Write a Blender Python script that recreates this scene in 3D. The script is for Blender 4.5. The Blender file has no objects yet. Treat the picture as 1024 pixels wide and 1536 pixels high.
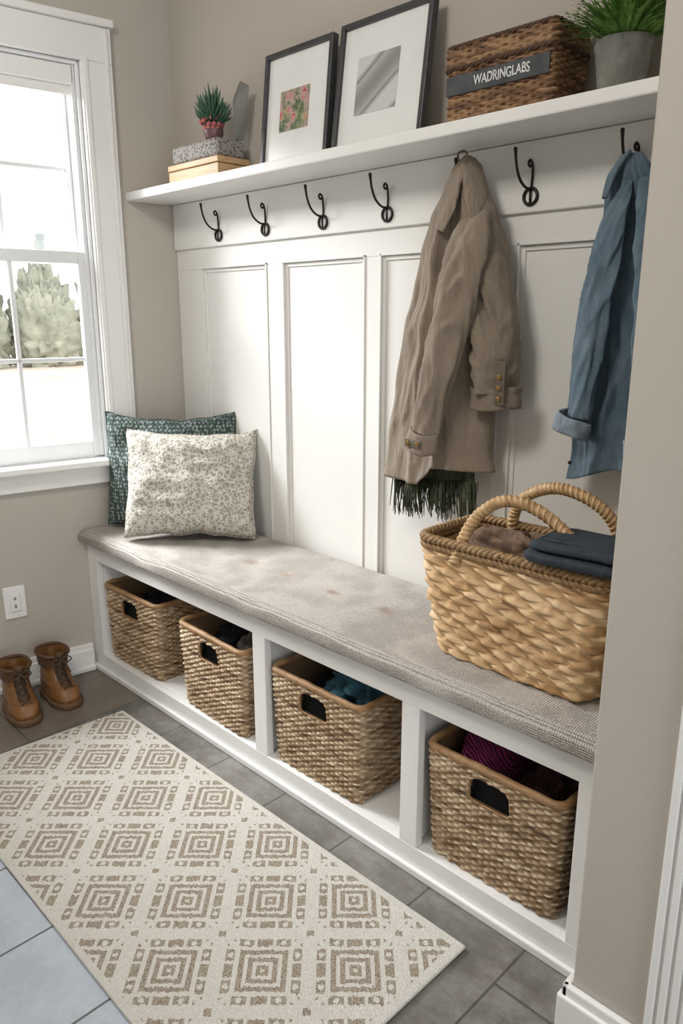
import bpy, math, random
from mathutils import Vector, Matrix, noise
random.seed(7)
S = bpy.context.scene
COL = S.collection
pi = math.pi

# ------------------------------------------------------------------ materials
class NT:
    def __init__(s, name):
        s.m = bpy.data.materials.new(name); s.m.use_nodes = True
        s.t = s.m.node_tree; s.b = s.t.nodes['Principled BSDF']; s.out = s.t.nodes['Material Output']
    def n(s, typ, **kw):
        nd = s.t.nodes.new(typ)
        for k, v in kw.items(): setattr(nd, k, v)
        return nd
    def l(s, a, b): s.t.links.new(a, b)
    def math(s, op, a, b=None, c=None):
        nd = s.n('ShaderNodeMath', operation=op)
        for i, v in enumerate((a, b, c)):
            if v is None: continue
            if isinstance(v, (int, float)): nd.inputs[i].default_value = v
            else: s.l(v, nd.inputs[i])
        return nd.outputs[0]
    def coord(s, scale=(1, 1, 1), rot=(0, 0, 0), src='Object'):
        tc = s.n('ShaderNodeTexCoord'); mp = s.n('ShaderNodeMapping')
        mp.inputs['Scale'].default_value = scale; mp.inputs['Rotation'].default_value = rot
        s.l(tc.outputs[src], mp.inputs['Vector']); return mp.outputs[0]
    def noise(s, vec, scale, detail=4, rough=.55):
        nd = s.n('ShaderNodeTexNoise'); nd.inputs['Scale'].default_value = scale
        nd.inputs['Detail'].default_value = detail; nd.inputs['Roughness'].default_value = rough
        s.l(vec, nd.inputs['Vector']); return nd.outputs['Fac']
    def ramp(s, fac, stops, const=False):
        nd = s.n('ShaderNodeValToRGB'); cr = nd.color_ramp
        if const: cr.interpolation = 'CONSTANT'
        while len(cr.elements) < len(stops): cr.elements.new(.5)
        for e, (p, c) in zip(cr.elements, stops):
            e.position = p; e.color = (*c, 1) if len(c) == 3 else c
        s.l(fac, nd.inputs[0]); return nd.outputs[0]
    def bump(s, h, strength=.3, dist=.01):
        nd = s.n('ShaderNodeBump'); nd.inputs['Strength'].default_value = strength
        nd.inputs['Distance'].default_value = dist
        s.l(h, nd.inputs['Height']); s.l(nd.outputs[0], s.b.inputs['Normal'])
    def mix(s, fac, a, b):
        nd = s.n('ShaderNodeMix', data_type='RGBA')
        if isinstance(fac, (int, float)): nd.inputs[0].default_value = fac
        else: s.l(fac, nd.inputs[0])
        for i, v in ((6, a), (7, b)):
            if isinstance(v, tuple): nd.inputs[i].default_value = (*v, 1)
            else: s.l(v, nd.inputs[i])
        return nd.outputs[2]

def pm(name, c1, c2=None, scale=20, rough=.6, bump=0, bscale=None, stretch=(1, 1, 1), metal=0, lo=.3, hi=.7, dist=.004, sheen=0):
    k = NT(name); b = k.b
    b.inputs['Roughness'].default_value = rough; b.inputs['Metallic'].default_value = metal
    if sheen: b.inputs['Sheen Weight'].default_value = sheen
    v = k.coord(stretch)
    f = k.noise(v, scale)
    k.l(k.ramp(f, [(lo, c1), (hi, c2 or tuple(x * .93 for x in c1))]), b.inputs['Base Color'])
    if bump: k.bump(k.noise(v, bscale or scale, 6), bump, dist)
    return k.m

M_wall = pm('beige_wall_paint', (.485, .445, .39), (.465, .427, .375), 3, .8, .25, 260, dist=.002)
M_white = pm('white_trim_paint', (.81, .805, .785), (.79, .785, .765), 4, .42)
M_panel = pm('panel_white_paint', (.79, .78, .75), (.77, .76, .73), 2, .45)
M_vinyl = pm('window_vinyl', (.78, .79, .80), None, 4, .35)
M_ceil = pm('ceiling_paint', (.8, .79, .77), None, 4, .8)
M_black = pm('black_iron', (.018, .015, .013), (.03, .026, .024), 60, .42, metal=.6)
M_frame = pm('charcoal_frame_wood', (.035, .036, .038), (.06, .06, .062), 30, .45, stretch=(1, 1, 6))
M_mat = pm('white_mat_board', (.80, .80, .79), None, 8, .35)
M_dark = pm('dark_backing', (.004, .004, .005), (.008, .008, .009), 40, .95)
M_pot = pm('cement_pot', (.18, .185, .165), (.30, .31, .275), 25, .85, .3, 60)
M_soil = pm('soil', (.03, .02, .012), (.06, .04, .025), 80, .95, .6, 90)
M_leaf = pm('fern_leaf', (.055, .16, .022), (.20, .37, .075), 40, .55)
M_succ = pm('succulent_leaf', (.02, .07, .045), (.06, .16, .09), 50, .5)
M_purple = pm('plum_glaze', (.08, .03, .05), (.24, .13, .13), 60, .35)
M_wood = pm('light_oak', (.48, .29, .14), (.62, .42, .23), 9, .5, .1, 20, stretch=(1, 6, 14))
M_sole = pm('boot_sole_rubber', (.10, .055, .025), (.16, .085, .04), 60, .7)
M_boot = pm('tan_boot_leather', (.15, .065, .02), (.27, .125, .04), 18, .42, .3, 60)
M_bootd = pm('dark_boot_leather', (.07, .034, .017), (.12, .06, .028), 25, .6, .3, 60)
M_lace = pm('boot_lace', (.04, .025, .016), (.09, .06, .035), 90, .8)
M_plate = pm('outlet_plastic', (.82, .81, .79), None, 5, .3)
M_slot = pm('outlet_slot', (.25, .25, .25), None, 5, .5)
M_button = pm('brown_button', (.09, .05, .03), (.14, .08, .05), 90, .35)
M_navy = pm('navy_canvas', (.012, .02, .028), (.028, .04, .052), 60, .8, .4, 300)
M_teal = pm('teal_cotton', (.03, .10, .15), (.06, .16, .22), 18, .85, .3, 200)
M_brownc = pm('brown_knit', (.12, .07, .045), (.22, .14, .09), 60, .9, .7, 120, dist=.006)
M_grayc = pm('grey_knit', (.13, .12, .12), (.24, .22, .21), 60, .9, .6, 150, dist=.006)
M_darkc = pm('black_cloth', (.012, .013, .018), (.03, .03, .038), 20, .9, .3, 150)
M_scarf = pm('dark_green_scarf', (.012, .026, .022), (.08, .085, .04), 60, .9)
M_band = pm('slate_label', (.045, .05, .055), (.08, .085, .09), 30, .8)
M_letters = pm('white_letter_paint', (.75, .76, .76), (.5, .5, .5), 160, .6)
k = NT('magenta_yarn')
wv = k.n('ShaderNodeTexWave', wave_type='BANDS', bands_direction='DIAGONAL'); wv.inputs['Scale'].default_value = 45; wv.inputs['Distortion'].default_value = 6; wv.inputs['Detail'].default_value = 1; wv.inputs['Detail Scale'].default_value = .6
k.l(k.coord(), wv.inputs[0])
k.l(k.ramp(wv.outputs['Fac'], [(.1, (.05, .004, .024)), (.8, (.34, .022, .14))]), k.b.inputs['Base Color']); k.b.inputs['Roughness'].default_value = .85
k.bump(wv.outputs['Fac'], .9, .006); M_mag = k.m

def cloth(name, a, b, weave=500, fold=6, rough=.85):
    k = NT(name); v = k.coord()
    f = k.noise(v, fold, 5); col = k.ramp(f, [(.3, a), (.7, b)])
    f2 = k.noise(k.coord((1, 1, .25)), 220, 2)
    k.l(k.mix(k.math('MULTIPLY', f2, .5), col, tuple(x * .55 for x in a)), k.b.inputs['Base Color'])
    k.b.inputs['Roughness'].default_value = rough
    k.b.inputs['Sheen Weight'].default_value = .1
    k.bump(k.math('ADD', k.noise(k.coord((1, 1, .4)), 24, 3, .5), k.math('MULTIPLY', k.noise(v, weave, 2), .05)), .7, .016)
    return k.m
M_coat = cloth('taupe_cotton_twill', (.23, .182, .135), (.31, .25, .19))
M_coatd = cloth('taupe_seam', (.13, .10, .075), (.17, .135, .10))
M_denim = cloth('blue_chambray', (.075, .128, .175), (.15, .21, .26), fold=14)
M_deniml = cloth('pale_chambray_inside', (.17, .22, .27), (.25, .30, .35), fold=14)

def wicker(name, stops, rough=.6, sx=(25, 25, 260)):
    k = NT(name)
    at = k.n('ShaderNodeAttribute', attribute_name='strand')
    nz = k.noise(k.coord(sx), 1, 4)
    f = k.math('ADD', k.math('MULTIPLY', at.outputs['Fac'], .8), k.math('MULTIPLY', nz, .3))
    k.l(k.ramp(f, stops), k.b.inputs['Base Color'])
    k.b.inputs['Roughness'].default_value = rough
    k.bump(k.noise(k.coord((60, 60, 600)), 1, 3), .25, .002)
    return k.m
M_wick = wicker('brown_wicker', [(.12, (.08, .044, .02)), (.35, (.26, .165, .09)), (.6, (.43, .31, .19)), (.9, (.68, .56, .40))])
M_wickd = wicker('dark_wicker', [(.12, (.06, .026, .010)), (.45, (.19, .098, .045)), (.9, (.44, .27, .14))])
M_grass = wicker('golden_seagrass', [(.12, (.34, .18, .07)), (.45, (.58, .37, .18)), (.9, (.78, .58, .35))], sx=(30, 30, 130))
M_rimw = pm('honey_rattan', (.25, .13, .055), (.40, .24, .11), 14, .5, .3, 60, stretch=(3, 3, 10))
M_rimg = pm('brown_seagrass_rim', (.18, .10, .04), (.40, .25, .115), 90, .65, .7, 90, dist=.006)
M_ratt = pm('wrapped_rattan', (.34, .19, .08), (.60, .41, .21), 50, .55, .4, 90, stretch=(1, 1, 1))

# cushion
k = NT('woven_taupe_upholstery')
v = k.coord()
w1 = k.n('ShaderNodeTexWave', wave_type='BANDS', bands_direction='X'); w1.inputs['Scale'].default_value = 62; w1.inputs['Distortion'].default_value = 1.5; w1.inputs['Detail Scale'].default_value = 3
w2 = k.n('ShaderNodeTexWave', wave_type='BANDS', bands_direction='Y'); w2.inputs['Scale'].default_value = 62; w2.inputs['Distortion'].default_value = 1.5; w2.inputs['Detail Scale'].default_value = 3
w3 = k.n('ShaderNodeTexWave', wave_type='BANDS', bands_direction='Z'); w3.inputs['Scale'].default_value = 62; w3.inputs['Distortion'].default_value = 1.5
for w_ in (w1, w2, w3): k.l(v, w_.inputs[0])
h = k.math('MULTIPLY', k.math('MAXIMUM', w2.outputs['Fac'], k.math('MULTIPLY', w3.outputs['Fac'], .6)), k.math('ADD', k.math('MULTIPLY', w1.outputs['Fac'], .6), .4))
h2 = k.math('ADD', k.math('MULTIPLY', h, .8), k.math('MULTIPLY', k.noise(v, 230, 3), .75))
base = k.ramp(h2, [(.25, (.18, .16, .143)), (.75, (.49, .448, .405)), (1, (.62, .58, .53))])
at = k.n('ShaderNodeAttribute', attribute_name='mark')
k.l(k.mix(at.outputs['Fac'], base, (.30, .20, .14)), k.b.inputs['Base Color'])
k.b.inputs['Roughness'].default_value = .95; k.bump(h2, .8, .005); M_cush = k.m

# rug
k = NT('cream_taupe_rug')
tc = k.n('ShaderNodeTexCoord'); nz = k.n('ShaderNodeTexNoise'); nz.inputs['Scale'].default_value = 150
k.l(tc.outputs['Object'], nz.inputs['Vector'])
sp = k.n('ShaderNodeSeparateXYZ'); k.l(tc.outputs['Object'], sp.inputs[0])
wob = k.math('MULTIPLY', k.math('SUBTRACT', nz.outputs['Fac'], .5), .012)
X = k.math('ADD', sp.outputs[0], wob); Y = k.math('ADD', sp.outputs[1], k.math('MULTIPLY', wob, -.8))
PER = .190 * 1.4142
def cell(e, off):
    q = k.math('ADD', k.math('DIVIDE', e, PER), off)
    return k.math('ABSOLUTE', k.math('SUBTRACT', k.math('FRACT', q), .5))
p = cell(k.math('ADD', X, Y), 10.35); q = cell(k.math('SUBTRACT', X, Y), 20.1)
mx = k.math('MAXIMUM', p, q); mn = k.math('MINIMUM', p, q)
W = (1, 1, 1); B = (0, 0, 0)
inner = k.ramp(mx, [(0, B), (.022, W), (.065, B), (.108, W), (.163, B), (.205, W), (.262, B)], True)
strip = k.ramp(mx, [(0, B), (.318, W), (.415, B), (.46, W), (.5, W)], True)
bars = k.ramp(mn, [(0, W), (.085, B), (.125, W), (.285, B), (.325, W)], True)
mitre = k.math('GREATER_THAN', k.math('SUBTRACT', mx, mn), .05)
corner = k.math('GREATER_THAN', mn, .46)
low = k.math('LESS_THAN', mx, .44)
dots = k.math('GREATER_THAN', k.math('ADD', k.math('POWER', k.math('SUBTRACT', mx, .3665), 2.0), k.math('POWER', k.math('SUBTRACT', mn, .205), 2.0)), .0011)
outer = k.math('MULTIPLY', k.math('MULTIPLY', k.math('MULTIPLY', strip, low), bars), mitre)
fac = k.math('MAXIMUM', k.math('MAXIMUM', inner, corner), k.math('MULTIPLY', outer, dots))
ex = k.math('SUBTRACT', .695, k.math('ABSOLUTE', k.math('ADD', sp.outputs[0], 1.462)))
ey = k.math('SUBTRACT', .278, k.math('ABSOLUTE', k.math('ADD', sp.outputs[1], -.8175)))
edge = k.math('GREATER_THAN', k.math('MINIMUM', ex, ey), 0)
fac = k.math('MULTIPLY', fac, edge)
sp2 = k.noise(tc.outputs['Object'], 330, 2)
br = k.ramp(sp2, [(.36, (.27, .215, .155)), (.62, (.53, .46, .365))])
cr = k.ramp(sp2, [(.3, (.70, .66, .59)), (.65, (.82, .79, .73))])
k.l(k.mix(fac, cr, br), k.b.inputs['Base Color']); k.b.inputs['Roughness'].default_value = .97
k.bump(k.math('SUBTRACT', k.math('MULTIPLY', sp2, 1.5), k.math('MULTIPLY', fac, .6)), .9, .006); M_rug = k.m

# floor tiles
k = NT('slate_floor_tile')
tc = k.n('ShaderNodeTexCoord'); sp = k.n('ShaderNodeSeparateXYZ'); k.l(tc.outputs['Object'], sp.inputs[0])
cb = k.n('ShaderNodeCombineXYZ')
k.l(k.math('ADD', sp.outputs[1], 5.35), cb.inputs[0]); k.l(k.math('ADD', sp.outputs[0], .655 + .257 * 20), cb.inputs[1])
bk = k.n('ShaderNodeTexBrick'); k.l(cb.outputs[0], bk.inputs['Vector'])
for a, b_ in (('Scale', 1), ('Mortar Size', .003), ('Brick Width', .56), ('Row Height', .257), ('Mortar Smooth', .1), ('Bias', 0)): bk.inputs[a].default_value = b_
bk.offset = .5
bk.inputs['Color1'].default_value = (.09, .086, .08, 1); bk.inputs['Color2'].default_value = (.16, .155, .145, 1); bk.inputs['Mortar'].default_value = (.05, .05, .048, 1)
nz = k.noise(tc.outputs['Object'], 5, 10, .78); nz2 = k.noise(k.coord((1, 3, 1)), 11, 9, .75)
mm = k.ramp(nz, [(.42, (0, 0, 0)), (.60, (1, 1, 1))])
c = k.mix(k.math('MULTIPLY', mm, .85), bk.outputs['Color'], (.26, .25, .23))
c = k.mix(k.math('MULTIPLY', k.ramp(nz2, [(.50, (0, 0, 0)), (.64, (1, 1, 1))]), .65), c, (.14, .105, .075))
light = k.math('MULTIPLY', k.math('LESS_THAN', sp.outputs[1], .54), k.math('SUBTRACT', 1, bk.outputs['Fac']))  # cool daylight on the near floor, painted into the tile colour
daylit_tone = k.mix(mm, (.40, .45, .52), (.50, .55, .61))
c = k.mix(k.math('MULTIPLY', light, .88), c, daylit_tone)
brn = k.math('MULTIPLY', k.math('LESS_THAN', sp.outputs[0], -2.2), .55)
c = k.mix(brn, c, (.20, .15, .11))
c = k.mix(k.math('MULTIPLY', bk.outputs['Fac'], .8), c, (.07, .068, .065))
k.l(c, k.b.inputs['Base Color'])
k.l(k.ramp(nz, [(.3, (.25,) * 3), (.7, (.5,) * 3)]), k.b.inputs['Roughness'])
k.bump(k.math('SUBTRACT', k.math('MULTIPLY', nz, 1.0), bk.outputs['Fac']), .5, .006); M_floor = k.m

# pillows
k = NT('cream_leaf_print')
v = k.coord()
nv = k.n('ShaderNodeTexNoise'); nv.inputs['Scale'].default_value = 55; nv.inputs['Detail'].default_value = 3
k.l(v, nv.inputs['Vector'])
mxv = k.n('ShaderNodeMix', data_type='RGBA'); mxv.inputs[0].default_value = .03; k.l(v, mxv.inputs[6]); k.l(nv.outputs['Color'], mxv.inputs[7])
vn = k.n('ShaderNodeTexVoronoi', feature='DISTANCE_TO_EDGE'); vn.inputs['Scale'].default_value = 66; k.l(mxv.outputs[2], vn.inputs['Vector'])
f = k.math('ADD', vn.outputs['Distance'], k.math('MULTIPLY', k.math('SUBTRACT', k.noise(v, 40, 3), .5), .3))
k.l(k.ramp(f, [(.03, (.70, .68, .62)), (.10, (.60, .57, .50)), (.16, (.39, .36, .295)), (.5, (.34, .31, .25))]), k.b.inputs['Base Color'])
k.b.inputs['Roughness'].default_value = .95; k.bump(k.math('ADD', k.noise(v, 260, 3), f), .8, .006); M_pilw = k.m
k = NT('grey_green_speckled_weave')
v = k.coord((1, 1, .8)); vn = k.n('ShaderNodeTexVoronoi'); vn.inputs['Scale'].default_value = 95; vn.inputs['Randomness'].default_value = .45; k.l(v, vn.inputs['Vector'])
k.l(k.ramp(vn.outputs['Distance'], [(.2, (.30, .33, .29)), (.38, (.11, .14, .13)), (.6, (.03, .052, .05))]), k.b.inputs['Base Color'])
k.b.inputs['Roughness'].default_value = .95; k.bump(vn.outputs['Distance'], -.7, .005); M_pilg = k.m

k = NT('grey_lattice_print')
v = k.coord(); vn = k.n('ShaderNodeTexVoronoi'); vn.inputs['Scale'].default_value = 110; k.l(v, vn.inputs['Vector'])
k.l(k.ramp(vn.outputs['Distance'], [(.2, (.05, .045, .04)), (.5, (.30, .28, .255))]), k.b.inputs['Base Color']); k.b.inputs['Roughness'].default_value = .7; k.bump(vn.outputs['Distance'], .5, .003); M_lat = k.m
k = NT('floral_print')
v = k.coord(); f = k.noise(v, 38, 5, .7); f2 = k.noise(k.coord((1.3, 1, 1.1)), 17, 3, .5)
ca_ = k.ramp(f, [(.34, (.06, .09, .05)), (.44, (.30, .26, .20)), (.52, (.50, .36, .33)), (.60, (.55, .12, .14)), (.68, (.10, .03, .05))])
cb_ = k.ramp(f, [(.36, (.05, .08, .04)), (.48, (.16, .20, .10)), (.58, (.40, .38, .22)), (.66, (.50, .22, .12))])
k.l(k.mix(k.ramp(f2, [(.46, (0, 0, 0)), (.54, (1, 1, 1))]), ca_, cb_), k.b.inputs['Base Color']); M_art1 = k.m
k = NT('monochrome_abstract_print')
v = k.coord((1, 1, 1), (0, .7, 0)); wv = k.n('ShaderNodeTexWave', wave_type='RINGS'); wv.inputs['Scale'].default_value = 2.2; wv.inputs['Distortion'].default_value = 3; wv.inputs['Detail'].default_value = 1
k.l(v, wv.inputs[0])
k.l(k.ramp(wv.outputs['Fac'], [(0, (.25, .25, .25)), (.4, (.42, .42, .41)), (.55, (.22, .22, .22)), (.8, (.58, .58, .57))]), k.b.inputs['Base Color']); M_art2 = k.m
k = NT('window_glass')
tr = k.n('ShaderNodeBsdfTransparent'); gl = k.n('ShaderNodeBsdfGlossy'); gl.inputs['Roughness'].default_value = .02
mixs = k.n('ShaderNodeMixShader'); mixs.inputs[0].default_value = .05
k.l(tr.outputs[0], mixs.inputs[1]); k.l(gl.outputs[0], mixs.inputs[2]); k.l(mixs.outputs[0], k.out.inputs[0]); M_glass = k.m
k = NT('smoky_glass'); k.b.inputs['Base Color'].default_value = (.42, .43, .42, 1); k.b.inputs['Roughness'].default_value = .12
k.b.inputs['Transmission Weight'].default_value = .75; k.b.inputs['IOR'].default_value = 1.2; M_smoke = k.m
k = NT('sandy_ground'); v = k.coord((1, .35, 1))
k.l(k.ramp(k.noise(v, .35, 6, .7), [(.38, (.50, .50, .42)), (.5, (.66, .58, .50)), (.62, (.60, .47, .38))]), k.b.inputs['Base Color']); k.b.inputs['Roughness'].default_value = .95; M_ground = k.m
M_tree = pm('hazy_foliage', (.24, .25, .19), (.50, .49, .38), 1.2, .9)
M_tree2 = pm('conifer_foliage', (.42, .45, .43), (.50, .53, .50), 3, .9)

# ------------------------------------------------------------------ helpers
def finish(ob, mat, smooth=False, parent=None, bevel=0, seg=2):
    if mat: ob.data.materials.append(mat)
    COL.objects.link(ob)
    if smooth:
        for p in ob.data.polygons: p.use_smooth = True
    if bevel:
        m = ob.modifiers.new('bevel', 'BEVEL'); m.width = bevel; m.segments = seg; m.limit_method = 'ANGLE'; m.angle_limit = .6
    if parent is not None:
        ob.parent = parent; ob.matrix_parent_inverse = Matrix.Translation(-parent.location)
    return ob
def mo(name, V, F, mat, smooth=False, parent=None, bevel=0, M=None, seg=2):
    me = bpy.data.meshes.new(name)
    if M is not None: V = [M @ Vector(v) for v in V]
    me.from_pydata([tuple(v) for v in V], [], F); me.update()
    return finish(bpy.data.objects.new(name, me), mat, smooth, parent, bevel, seg)
BF = [(0, 3, 2, 1), (4, 5, 6, 7), (0, 1, 5, 4), (1, 2, 6, 5), (2, 3, 7, 6), (3, 0, 4, 7)]
def boxes(name, L, mat, parent=None, bevel=.002, M=None, seg=2):
    V = []; F = []
    for x0, x1, y0, y1, z0, z1 in L:
        o = len(V); V += [(x0, y0, z0), (x1, y0, z0), (x1, y1, z0), (x0, y1, z0), (x0, y0, z1), (x1, y0, z1), (x1, y1, z1), (x0, y1, z1)]
        F += [tuple(o + i for i in f) for f in BF]
    return mo(name, V, F, mat, False, parent, bevel, M, seg)
def prisms(name, L, mat, parent=None, bevel=.002):
    V = []; F = []
    for poly, z0, z1 in L:
        n = len(poly); o = len(V)
        V += [(x, y, z0) for x, y in poly] + [(x, y, z1) for x, y in poly]
        F += [tuple(o + n - 1 - i for i in range(n)), tuple(o + n + i for i in range(n))]
        F += [(o + i, o + (i + 1) % n, o + n + (i + 1) % n, o + n + i) for i in range(n)]
    return mo(name, V, F, mat, False, parent, bevel)
def empty(name, loc, label, cat, **kw):
    e = bpy.data.objects.new(name, None); e.location = loc; e.empty_display_size = .05; COL.objects.link(e)
    tag(e, label, cat, **kw); return e
def tag(o, label, cat, **kw):
    o['label'] = label; o['category'] = cat
    for a, b in kw.items(): o[a] = b
    return o
def struct(o): o['kind'] = 'structure'; return o
def smoothpts(P, n=8):
    P = [Vector(p) for p in P]; out = []
    for i in range(len(P) - 1):
        p0 = P[max(i - 1, 0)]; p1 = P[i]; p2 = P[i + 1]; p3 = P[min(i + 2, len(P) - 1)]
        for j in range(n):
            t = j / n
            out.append(.5 * ((2 * p1) + (p2 - p0) * t + (2 * p0 - 5 * p1 + 4 * p2 - p3) * t * t + (3 * p1 - p0 - 3 * p2 + p3) * t ** 3))
    out.append(P[-1]); return out
def tube_geo(P, r, ns=8, closed=False, flat=1.0):
    P = [Vector(p) for p in P]; n = len(P); V = []; F = []
    up = Vector((0, 0, 1)); prev = None
    for i, p in enumerate(P):
        if closed: t = (P[(i + 1) % n] - P[i - 1]).normalized()
        else: t = (P[min(i + 1, n - 1)] - P[max(i - 1, 0)]).normalized()
        if prev is None:
            a = t.cross(up)
            if a.length < .1: a = t.cross(Vector((1, 0, 0)))
        else: a = prev - t * prev.dot(t)
        a.normalize(); prev = a; b = t.cross(a)
        rr = r[i] if isinstance(r, (list, tuple)) else r
        for j in range(ns):
            th = 2 * pi * j / ns; V.append(p + a * math.cos(th) * rr + b * math.sin(th) * rr * flat)
    m = n if closed else n - 1
    for i in range(m):
        for j in range(ns):
            a0 = i * ns + j; a1 = i * ns + (j + 1) % ns; i2 = (i + 1) % n
            F.append((a0, a1, i2 * ns + (j + 1) % ns, i2 * ns + j))
    if not closed: F += [tuple(range(ns - 1, -1, -1)), tuple((n - 1) * ns + j for j in range(ns))]
    return V, F
def join(parts):
    V = []; F = []
    for v, f in parts:
        o = len(V); V += list(v); F += [tuple(o + i for i in ff) for ff in f]
    return V, F
def tube(name, P, r, mat, parent=None, ns=8, closed=False, flat=1.0, n=8):
    if n: P = smoothpts(P, n)
    V, F = tube_geo(P, r, ns, closed, flat); return mo(name, V, F, mat, True, parent)
def lathe_geo(prof, c, ns=32, cap=True):
    V = []; F = []
    for r, z in prof:
        for j in range(ns):
            th = 2 * pi * j / ns; V.append((c[0] + r * math.cos(th), c[1] + r * math.sin(th), c[2] + z))
    for i in range(len(prof) - 1):
        for j in range(ns): F.append((i * ns + j, i * ns + (j + 1) % ns, (i + 1) * ns + (j + 1) % ns, (i + 1) * ns + j))
    if cap: F += [tuple(range(ns - 1, -1, -1)), tuple((len(prof) - 1) * ns + j for j in range(ns))]
    return V, F
def lathe(name, prof, c, mat, parent=None, ns=32):
    V, F = lathe_geo(prof, c, ns); return mo(name, V, F, mat, True, parent)

def rrect(a, b, r, N):
    L = [a - r, pi * r / 2, 2 * (b - r), pi * r / 2, 2 * (a - r), pi * r / 2, 2 * (b - r), pi * r / 2, a - r]
    T = sum(L); out = []
    for i in range(N):
        s = T * i / N; k = 0
        while s > L[k] and k < 8: s -= L[k]; k += 1
        def arc(cx, cy, a0):
            th = a0 + (s / r); return (cx + r * math.cos(th), cy + r * math.sin(th), math.cos(th), math.sin(th))
        if k == 0: q = (s, -b, 0, -1)
        elif k == 1: q = arc(a - r, -b + r, -pi / 2)
        elif k == 2: q = (a, -b + r + s, 1, 0)
        elif k == 3: q = arc(a - r, b - r, 0)
        elif k == 4: q = (a - r - s, b, 0, 1)
        elif k == 5: q = arc(-a + r, b - r, pi / 2)
        elif k == 6: q = (-a, b - r - s, -1, 0)
        elif k == 7: q = arc(-a + r, -b + r, pi)
        else: q = (-a + r + s, -b, 0, -1)
        out.append(q)
    return out

def weave(name, ab, at_, h, r, stakes, row_h, amp, mat, parent=None, cut=None, seg=7, zr=4, slant=0, bulge=0, thick=.008, base=(0, 0, 0), wob=.0012, ridge=.6):
    N = stakes * seg; rows = int(round(h / row_h)); NZ = rows * zr
    V = []; F = []; C = []; rnd = random.Random(3)
    tones = {}; rowt = [rnd.random() for _ in range(rows)]
    for iz in range(NZ + 1):
        z = h * iz / NZ; f = z / h
        a = ab[0] + (at_[0] - ab[0]) * f + bulge * math.sin(pi * f); b = ab[1] + (at_[1] - ab[1]) * f + bulge * math.sin(pi * f)
        row = min(int(iz / zr), rows - 1); fr = (iz - row * zr) / zr
        for i, (x, y, nx, ny) in enumerate(rrect(a, b, r, N)):
            ph = i / seg + slant * fr
            d = amp * (math.cos(pi * ph + pi * row)) * (abs(math.sin(pi * fr)) ** .6) + amp * ridge * abs(math.sin(pi * fr)) ** .7
            d += wob * noise.noise(Vector((x * 60, y * 60, z * 60)))
            zz = z + wob * 1.5 * noise.noise(Vector((x * 25, y * 25, row * 3.1)))
            V.append((x + nx * d, y + ny * d, zz))
            key = (row, int((i / seg + row) / 2 + slant * fr * .5))
            if key not in tones: tones[key] = rnd.random() * .65 + .35 * rowt[row]
            C.append(tones[key] * (1 if math.cos(pi * ph + pi * row) > -.2 else .75))
    def isc(cx, cy, cz):
        if not cut or cy > 0: return False
        cw, z0, z1 = cut
        if abs(cx) > cw / 2 or cz < z0: return False
        return cz < z1 - .012 * (abs(cx) / (cw / 2)) ** 3
    def addgrid(off, flip):
        for iz in range(NZ):
            for i in range(N):
                q = [off + iz * N + i, off + iz * N + (i + 1) % N, off + (iz + 1) * N + (i + 1) % N, off + (iz + 1) * N + i]
                if cut:
                    c = sum((Vector(V[j]) for j in q), Vector()) / 4
                    if isc(*c): continue
                F.append(tuple(reversed(q)) if flip else tuple(q))
    addgrid(0, False)
    off = len(V)
    for iz in range(NZ + 1):
        z = h * iz / NZ; f = z / h
        a = ab[0] + (at_[0] - ab[0]) * f + bulge * math.sin(pi * f) - thick; b = ab[1] + (at_[1] - ab[1]) * f + bulge * math.sin(pi * f) - thick
        for (x, y, nx, ny) in rrect(a, b, max(r - thick, .003), N): V.append((x, y, z)); C.append(.2)
    addgrid(off, True)
    F.append(tuple(range(N - 1, -1, -1)))
    F.append(tuple(off + N + i for i in range(N)))
    V = [(x + base[0], y + base[1], z + base[2]) for x, y, z in V]
    ob = mo(name, V, F, mat, True, parent)
    ca = ob.data.color_attributes.new('strand', 'FLOAT_COLOR', 'POINT')
    buf = []
    for c in C: buf += [c, c, c, 1]
    ca.data.foreach_set('color', buf)
    return ob

def blob_geo(c, rad, amp, fq, seed, pw=.7, n=64, m=40):
    V = []; F = []
    for i in range(m + 1):
        ph = pi * i / m
        for j in range(n):
            th = 2 * pi * j / n
            d = Vector((math.cos(th) * math.sin(ph), math.sin(th) * math.sin(ph), math.cos(ph)))
            e = Vector([math.copysign(abs(u) ** pw, u) for u in d])
            s = 1 + amp * noise.noise(d * fq + Vector((seed, seed * 2, 0))) - amp * .6 * abs(noise.noise(d * fq * 2 + Vector((seed, 0, 4))))
            V.append((c[0] + e.x * rad[0] * s, c[1] + e.y * rad[1] * s, c[2] + e.z * rad[2] * s))
    for i in range(m):
        for j in range(n): F.append((i * n + j, (i + 1) * n + j, (i + 1) * n + (j + 1) % n, i * n + (j + 1) % n))
    return V, F
def bundle(name, c, rad, mat, label, cat, amp=.25, fq=2.2, seed=0, **kw):
    V, F = blob_geo(c, rad, amp, fq, seed)
    o = mo(name, V, F, mat, True); tag(o, label, cat, **kw); return o
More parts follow.
